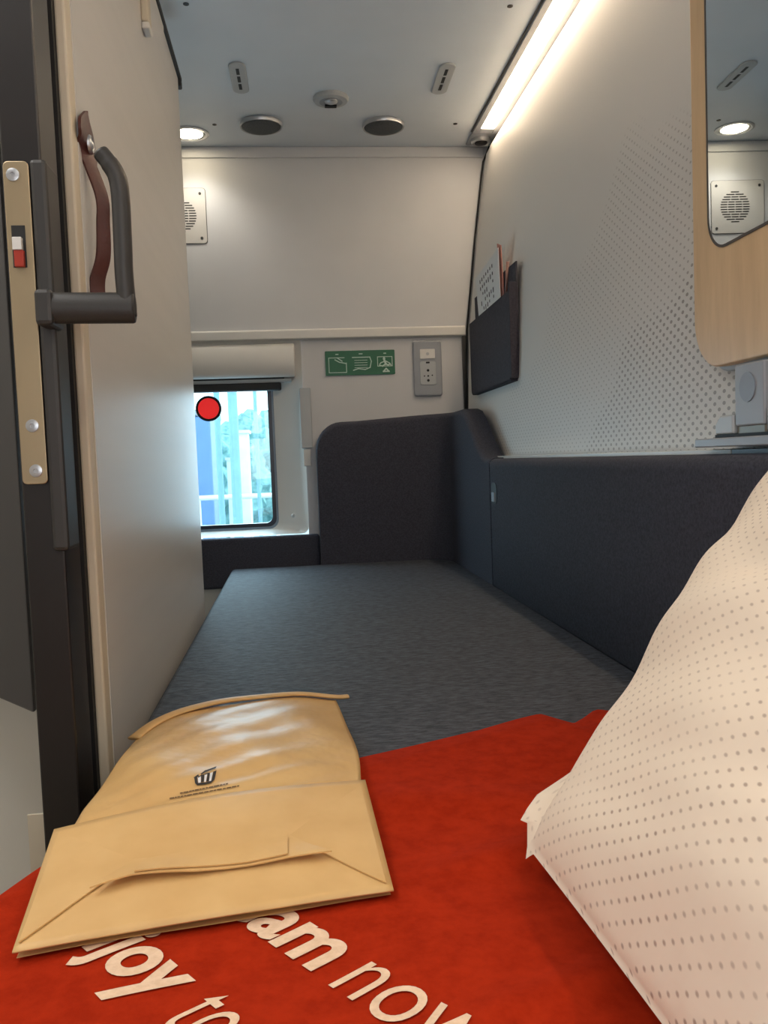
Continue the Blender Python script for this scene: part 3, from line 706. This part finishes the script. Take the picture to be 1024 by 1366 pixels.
# ------------------------------------------------------------------ paper bag
kb = thing('paper_bag', (-.06, .75, .03), 'brown kraft paper takeaway bag lying folded on the red blanket', 'bag')
TL, TR = at(72, 1106, Z=.048), at(487, 1040, Z=.042); BL, BR = at(16, 1270, Z=.034), at(525, 1187, Z=.031)
MBt = at(280, 1224, Z=.033)
def crease(q): p = lerp(TL, TR, q); p.z += .007*math.sin(PI*q); return p
def quad(u_, v_, dz=0):   # u left-right, v from bottom edge to crease
    lo_ = lerp(BL, BR, u_); lo_ = lo_+(MBt-lerp(BL, BR, .5))*(4*u_*(1-u_)); hi_ = crease(u_)
    p = lerp(lo_, hi_, v_); p.z += .004*math.sin(PI*u_)*math.sin(PI*v_)+dz
    return p
base_panel = MB().grid(lambda a_, b_: quad(a_, b_), 40, 20)
base_o = base_panel.build('bottom_panel', M['kraft'], kb, smooth=True, solid=.0012)
# underside block of folded paper
def under(a_, b_):
    p = quad(lerp(.5, a_, .985), lerp(.5, b_, .975)); return Vector((p.x, p.y, min(p.z-.001, lerp(blanket_z(p.x, p.y)+.002, p.z, .12))))
mb = MB().grid(under, 40, 20)
mb.build('under_layer', M['kraft'], kb, smooth=True)
BV = BVHTree.FromPolygons([tuple(v) for v in base_panel.v], base_panel.f)
def drop(bv, p, dz):
    h_ = bv.ray_cast(Vector((p.x, p.y, 1)), Vector((0, 0, -1)))
    if h_[0] is None: h_ = bv.find_nearest(p)
    return Vector((h_[0].x, h_[0].y, h_[0].z+dz))
def onsheet(bv, px, py):
    h_ = bv.ray_cast(CAM, (ROT @ Vector(((px-512)/F, -(py-683)/F, -1))).normalized())
    return h_[0] if h_[0] is not None else bv.find_nearest(at(px, py, Z=.042))[0]
def sheet(name, pix, dz, mat, bv, parent, lift=None, cuts=5, solid=.001):
    b = bmesh.new(); vs = [b.verts.new(onsheet(bv, *q)) for q in pix]; b.faces.new(vs); bmesh.ops.triangulate(b, faces=b.faces)
    for _ in range(cuts):
        es = [e for e in b.edges if e.calc_length() > .008]
        if not es: break
        bmesh.ops.subdivide_edges(b, edges=es, cuts=1); bmesh.ops.triangulate(b, faces=b.faces)
    b.verts.index_update(); b.verts.ensure_lookup_table()
    mb = MB(); mb.add([drop(bv, v.co, dz+(lift(v.co) if lift else 0)) for v in b.verts], [tuple(v.index for v in f.verts) for f in b.faces]); b.free()
    return mb.build(name, mat, parent, solid=solid)
sheet('side_fold', [(79, 1112), (25, 1260), (100, 1206), (180, 1150)], .0016, M['kraft'], BV, kb)
sheet('side_fold', [(481, 1050), (386, 1117), (452, 1150), (515, 1180)], .0016, M['kraft'], BV, kb)
ptA, ptB = onsheet(BV, 120, 1196), onsheet(BV, 443, 1148)
def curl(p):
    d = (ptB-ptA); q = (p-ptA).dot(d)/d.dot(d); off = abs((p-ptA-d*q).dot(Vector((-d.y, d.x, 0)).normalized()))
    return .0045*math.exp(-(off/.016)**2)*(.5+.5*math.sin(7*q+.5))
sheet('overlap_flap', [(180, 1151), (205, 1150), (300, 1134), (352, 1126), (385, 1118), (443, 1148), (386, 1152), (330, 1160), (260, 1170), (176, 1180), (120, 1196)], .0030, M['kraft'], BV, kb, curl)
sheet('glue_strip', [(192, 1155), (352, 1130), (384, 1122), (384, 1150), (330, 1158), (260, 1167), (180, 1178)], .0046, M['kraft'], BV, kb, curl)
# main body: a Coons patch between the crease, the side edges and the rolled top edge
topc = cat_rom([at(*q, Z=z_) for q, z_ in (((178, 990), .030), ((205, 970), .036), ((240, 954), .040), ((290, 941), .040), ((345, 934), .036), ((400, 930), .030), ((448, 934), .022))], 8)
botc = [crease(lerp(.055, .985, q/24))+Vector((0, .0015, -.0015)) for q in range(25)]
lefc = cat_rom([botc[0], at(118, 1072, Z=.046), at(150, 1026, Z=.040), topc[0]], 8)
rigc = cat_rom([botc[-1], at(478, 1008, Z=.040), at(464, 970, Z=.032), topc[-1]], 8)
def pick(c_, q): x = q*(len(c_)-1); i = min(int(x), len(c_)-2); return lerp(c_[i], c_[i+1], x-i)
def body(u_, v_):
    p = lerp(pick(botc, u_), pick(topc, u_), v_)+lerp(pick(lefc, v_), pick(rigc, v_), u_)
    p = p-(lerp(lerp(botc[0], botc[-1], u_), lerp(topc[0], topc[-1], u_), v_))
    p.z += .009*math.sin(PI*u_)**.8*math.sin(PI*v_)**1.1*(.75+.25*math.sin(5*u_+3*v_)) + .0018*math.sin(17*u_+9*v_)*math.sin(PI*v_)+.0012*math.sin(31*v_-13*u_)*math.sin(PI*u_)
    return p
bodymb = MB().grid(body, 60, 60)
bodymb.build('body', M['kraft_wax'], kb, smooth=True, solid=.001)
# lower half of the body down to the blanket
mb = MB().grid(lambda a_, b_: (lambda p: Vector((p.x, p.y, (blanket_z(p.x, p.y) if p.y < far_edge(p.x) else 0)+.004)))(body(a_, b_)), 30, 30)
n0 = len(mb.v); mb.build('back_layer', M['kraft'], kb, smooth=True)
for e_ in (0, 1):
    c_ = [body(e_, q/20) for q in range(21)]
    MB().add(c_+[Vector((p.x, p.y, min(p.z, (blanket_z(p.x, p.y) if p.y < far_edge(p.x) else 0)+.004))) for p in c_], [(i, i+1, 22+i, 21+i) for i in range(20)]).build('side_gusset', M['kraft'], kb, smooth=True)
# rolled top strip
tc_ = cat_rom([p+Vector((0, .004, .003)) for p in topc[::8]]+[at(464, 929, Z=.024)], 8)
MB().tube(tc_, .0026, 12, ax=(0, .25, 1), flat=3.4).build('rolled_strip', M['kraft'], kb, smooth=True)
# emblem and two lines of small print
BVb = BVHTree.FromPolygons([tuple(v) for v in bodymb.v], bodymb.f)
def bodyhit(px, py):
    d = (ROT @ Vector(((px-512)/F, -(py-683)/F, -1))).normalized(); h_ = BVb.ray_cast(CAM, d)
    p = h_[0] if h_[0] is not None else at(px, py, Z=.06)
    return Vector((p.x, p.y, p.z+.0009))
em = MB()
def pixpoly(mb, pts):
    vs = [bodyhit(*p) for p in pts]; mb.add(vs, [tuple(range(len(vs)))])
E_ = lambda x, y: (240+x/10.24, 1000+y/10.24)
for pl in ([(185, 395), (250, 350), (260, 375), (205, 405)], [(280, 345), (350, 290), (355, 310), (290, 355)], [(340, 300), (500, 240), (490, 262), (345, 318)],
           [(195, 395), (235, 385), (245, 470), (205, 470)], [(290, 360), (335, 350), (325, 450), (290, 460)], [(380, 330), (410, 325), (395, 445), (360, 450)], [(455, 315), (500, 295), (470, 430), (430, 440)],
           [(205, 470), (250, 470), (345, 462), (470, 425), (425, 465), (345, 485), (235, 500)], [(245, 385), (290, 360), (290, 375), (250, 400)], [(335, 350), (380, 330), (380, 345), (338, 362)]):
    pixpoly(em, [E_(*q) for q in pl])
emb = em.build('emblem', M['ink'], kb)
em = MB()
for pl_ in ([(243, 388), (284, 376), (284, 462), (252, 470)], [(338, 352), (374, 342), (354, 452), (330, 458)], [(414, 332), (450, 320), (424, 442), (398, 446)]):
    pixpoly(em, [E_(*q) for q in pl_])
em.build('emblem_stripes', M['paper'], kb)
tx = MB()
for (xa, ya, xb, yb) in ((240, 1059.5, 304, 1046.5), (226, 1066.5, 319, 1049.5)):
    x = xa
    while x < xb-1:
        l_ = random.uniform(2.5, 7); x2 = min(x+l_, xb); y1_, y2_ = lerp(ya, yb, (x-xa)/(xb-xa)), lerp(ya, yb, (x2-xa)/(xb-xa))
        pixpoly(tx, [(x, y1_-.7), (x2, y2_-.7), (x2, y2_+.7), (x, y1_+.7)]); x = x2+random.uniform(.6, 1.2)
tx.build('small_print', plain('brown ink', (92, 68, 42), .7), kb)

# ------------------------------------------------------------------ pillow
PA, PB, PC = Vector((.148, .562, .052)), Vector((.425, .70, .325)), Vector((.172, -.06, .050))
PD = Vector((.452, .10, .345))
pn = -((PB-PA).cross(PC-PA)).normalized()
pl = thing('pillow', (.3, .3, .03), 'cream pillow with tiny brown dots leaning on the bolster at the near end', 'pillow')
def pil(u_, v_, side):
    # u: up the short side (A to B), v: along the long side (A to C)
    p = lerp(lerp(PA, PB, u_), lerp(PC, PD, u_), v_)
    su, sv = 4*u_*(1-u_), 4*v_*(1-v_)
    infl = (max(su, 0)**.55)*(max(sv, 0)**.5)
    inset = (PB-PA)*((.5-u_)*.05*sv)+(PC-PA)*((.5-v_)*.05*su)
    wr_ = .004*math.sin(14*u_+6*v_)*math.sin(9*v_+1)*infl**.5+.0025*math.sin(33*u_-11*v_)*infl**.5
    wr_ += .005*math.exp(-((u_-.42-.5*v_)/.05)**2)*infl*smooth01(v_*5)
    wr_ += .004*math.exp(-((u_-.16-.25*v_)/.035)**2)*infl-.004*math.exp(-((u_-.72+.6*v_)/.05)**2)*infl
    return p+inset*.5+pn*(side*(.058 if side > 0 else .036)*infl+wr_*(1 if side > 0 else .4))
def pillow_mesh(name, nu, nv):
    mb = MB(); mb.grid(lambda a_, b_: pil(a_, b_, 1), nu, nv); k0 = len(mb.v); mb.grid(lambda a_, b_: pil(a_, b_, -1), nu, nv)
    return mb
def uvmap(o, fn):
    me = o.data; uvl = me.uv_layers.new(name='UVMap')
    for lp in me.loops: uvl.data[lp.index].uv = fn(lp.vertex_index)
mb = pillow_mesh('pillow', 70, 90)
uvs = [(i/70*.42, j/90*.63) for j in range(91) for i in range(71)]*2
po_ = mb.build('cushion', M['pillow'], pl, recenter=False, smooth=True); po_.location = -world_loc(pl)
uvmap(po_, lambda i: (uvs[i][0]*1.0, uvs[i][1]*1.0))
w_ = po_.modifiers.new('weld', 'WELD'); w_.merge_threshold = .0008
# loose corner of the pillowcase
fc = [at(*q, Y=y_) for q, y_ in (((786, 1012), .66), ((752, 1036), .64), ((716, 1060), .62), ((703, 1078), .608), ((694, 1094), .60), ((703, 1098), .595), ((703, 1128), .58), ((701, 1146), .565))]
fi_ = [at(*q, Y=y_) for q, y_ in (((810, 1040), .60), ((790, 1070), .59), ((768, 1090), .585), ((755, 1105), .58), ((748, 1118), .575), ((745, 1126), .57), ((742, 1140), .56), ((738, 1155), .55))]
mb = MB(); nr_ = 8
for j in range(nr_+1):
    for a_, b_ in zip(fc, fi_):
        q = lerp(a_, b_, j/nr_); q.z += .006*math.sin(PI*j/nr_); mb.v.append(q)
for j in range(nr_):
    for i in range(len(fc)-1): mb.f.append((j*len(fc)+i, j*len(fc)+i+1, (j+1)*len(fc)+i+1, (j+1)*len(fc)+i))
fo = mb.build('pillowcase_corner', M['pillow'], pl, recenter=False, smooth=True); fo.location = -world_loc(pl)
uvmap(fo, lambda i: ((i % len(fc))*.012*.6, (i//len(fc))*.006))

# ------------------------------------------------------------------ outside the window
def Q(px, py, Y): return at(px, py, Y=Y)
gz = -1.2
tag(MB().box(-9, 5, 3.2, 40, gz-.1, gz).build('platform_ground', plain('pale concrete', (150, 165, 170), .8)), None, None, kind='structure')
def pole(px, Y, r, label):
    p = Q(px, 600, Y); o = thing('platform_pole', (p.x, Y, gz), label, 'pole', 'slim poles seen through the window')
    MB().tube([(p.x, Y, gz), (p.x, Y, gz+.3), (p.x, Y, 5)], [r*1.2, r, r*.9], 12).build('shaft', plain('blue grey paint', (120, 160, 185), .5), o, smooth=True)
    MB().lathe([(r*2, 0), (r*2, .03), (r*1.2, .06)], (p.x, Y, gz), ZU, 16).build('foot', M['grey_pl'], o, angle=40)
pole(313, 8, .045, 'thicker blue grey pole outside, centred in the window pane')
pole(343, 9, .02, 'thin pale pole outside near the window frame')
pole(292, 8.5, .03, 'pale pole outside just under the red marker')
a = Q(318, 578, 14); b = Q(335, 690, 14)
hs = thing('white_kiosk', ((a.x+b.x)/2, 14, gz), 'tall white block building standing outside, seen through the window', 'building')
MB().box(a.x, b.x, 14, 14.6, gz, a.z).build('wall', plain('white render', (228, 236, 238), .7), hs)
MB().box(a.x-.03, b.x+.03, 13.96, 14.64, a.z, a.z+.05).build('roof', M['white_pl'], hs)
a = Q(302, 614, 13); b = Q(311, 690, 13)
h2 = thing('white_cabinet', ((a.x+b.x)/2, 13, gz), 'lower white cabinet standing outside beside the thicker pole', 'cabinet')
MB().box(a.x, b.x, 13, 13.4, gz, a.z).build('body', plain('white paint', (228, 236, 238), .7), h2)
MB().box(a.x-.02, b.x+.02, 12.98, 13.42, a.z, a.z+.04).build('roof', M['white_pl'], h2)
# railing
rz = Q(330, 662, 10).z
rg = thing('railing', (-.6, 10, gz), 'pale metal railing outside running behind the poles', 'railing')
MB().tube([(-2.6, 10, rz), (1.5, 10, rz)], .03, 8).build('rail', M['white_pl'], rg, smooth=True)
for x in (-2.2, -1.62, -1.08, -.62, -.2, .25, .7): MB().tube([(x, 10, gz), (x, 10, rz)], .022, 8).build('post', M['white_pl'], rg, smooth=True)
# blue train wall and trees
a = Q(258, 555, 11); b = Q(287, 700, 11)
tr_ = thing('blue_railcar', (a.x-.5, 11, gz), 'blue grey railcar side standing outside, left in the window pane', 'railcar')
MB().box(a.x-2.2, b.x, 11, 12.5, gz+.2, a.z).build('side', plain('blue paint', (96, 128, 172), .4), tr_, bevel=.03)
MB().box(a.x-2.2, b.x+.03, 10.98, 12.5, a.z, a.z+.08).build('roof', M['grey_pl'], tr_, bevel=.02)
MB().box(a.x-2, b.x-.1, 11.1, 12.3, gz, gz+.2).build('underframe', M['charcoal'], tr_)
leaf = fabric('leaves', (92, 138, 138), (150, 190, 188), (1, 1, 1), 6, .9, .6, .05)
for i, (px, Y, py, R_) in enumerate(((292, 17, 588, .9), (330, 21, 562, 1.35), (366, 27, 556, 1.5))):
    c = Q(px, py+R_*F/Y, Y); o = thing('tree', (c.x, Y, gz), ('bluish leafy tree outside, beyond the thicker pole', 'bluish leafy tree outside, behind the tall white block', 'bluish leafy tree outside, close to the window frame')[i], 'tree', 'trees outside the window')
    b_ = bmesh.new(); bmesh.ops.create_icosphere(b_, subdivisions=4, radius=1)
    for v in b_.verts:
        d_ = v.co.normalized(); k_ = 1+.16*math.sin(7*d_.x+i)*math.sin(6*d_.z+1)+.1*math.sin(13*d_.y+9*d_.x)+random.uniform(-.05, .05)
        v.co = d_*R_*k_
    b_.verts.index_update(); mb = MB().add([c+v.co for v in b_.verts], [tuple(v.index for v in f.verts) for f in b_.faces]); b_.free()
    mb.build('crown', leaf, o); MB().tube([(c.x, Y, gz), (c.x, Y, c.z)], .12, 8).build('trunk', M['dark_brown'], o)

# ------------------------------------------------------------------ light
wd = bpy.data.worlds.new('sky'); SC.world = wd; wd.use_nodes = True
bg = wd.node_tree.nodes['Background']; bg.inputs[0].default_value = (.72, .9, 1.0, 1); bg.inputs[1].default_value = 2.4
def area(name, loc, size, sizey, power, col, rot=(0, 0, 0)):
    l = bpy.data.lights.new(name, 'AREA'); l.shape = 'RECTANGLE'; l.size = size; l.size_y = sizey; l.energy = power; l.color = col
    o = bpy.data.objects.new(name, l); COL.objects.link(o); o.location = loc; o.rotation_euler = rot; return o
area('overhead_fill', (.1, -.35, ZC-.02), .6, .6, 2.2, (1, .93, .84))  # added fill light, unseen overhead behind the camera, for the near bunk
area('corridor_fill', (-.66, .7, ZC-.02), .4, 1.0, 5, (1, .97, .93))  # unseen fill light added over the corridor to raise the ambient level
area('rear_fill', (.1, -.86, .55), .9, .7, 4, (.93, .96, 1), (PI/2+.25, 0, 0))  # cool front fill added behind the camera to lift ceiling and headboard
area('daylight', (-.21, YW+.12, .33), .42, .45, 2.6, (.68, .86, 1), (-PI/2, 0, 0))
sl_ = bpy.data.lights.new('downlight_lamp', 'SPOT'); sl_.energy = 1.8; sl_.spot_size = 2.2; sl_.spot_blend = .8; sl_.color = (1, .93, .82); sl_.shadow_soft_size = .03
so = bpy.data.objects.new('downlight_lamp', sl_); COL.objects.link(so); so.location = (dl.location.x, dl.location.y, ZC-.02)
SC.view_settings.view_transform = 'Standard'; SC.view_settings.look = 'None'; SC.view_settings.exposure = .77; SC.view_settings.gamma = 1
SC.cycles.max_bounces = 10; SC.cycles.diffuse_bounces = 8; SC.cycles.glossy_bounces = 4; SC.cycles.sample_clamp_indirect = 6
try: SC.cycles.use_denoising = True
except Exception: pass
for o in list(bpy.data.objects):
    if '_w' in o.keys(): del o['_w']
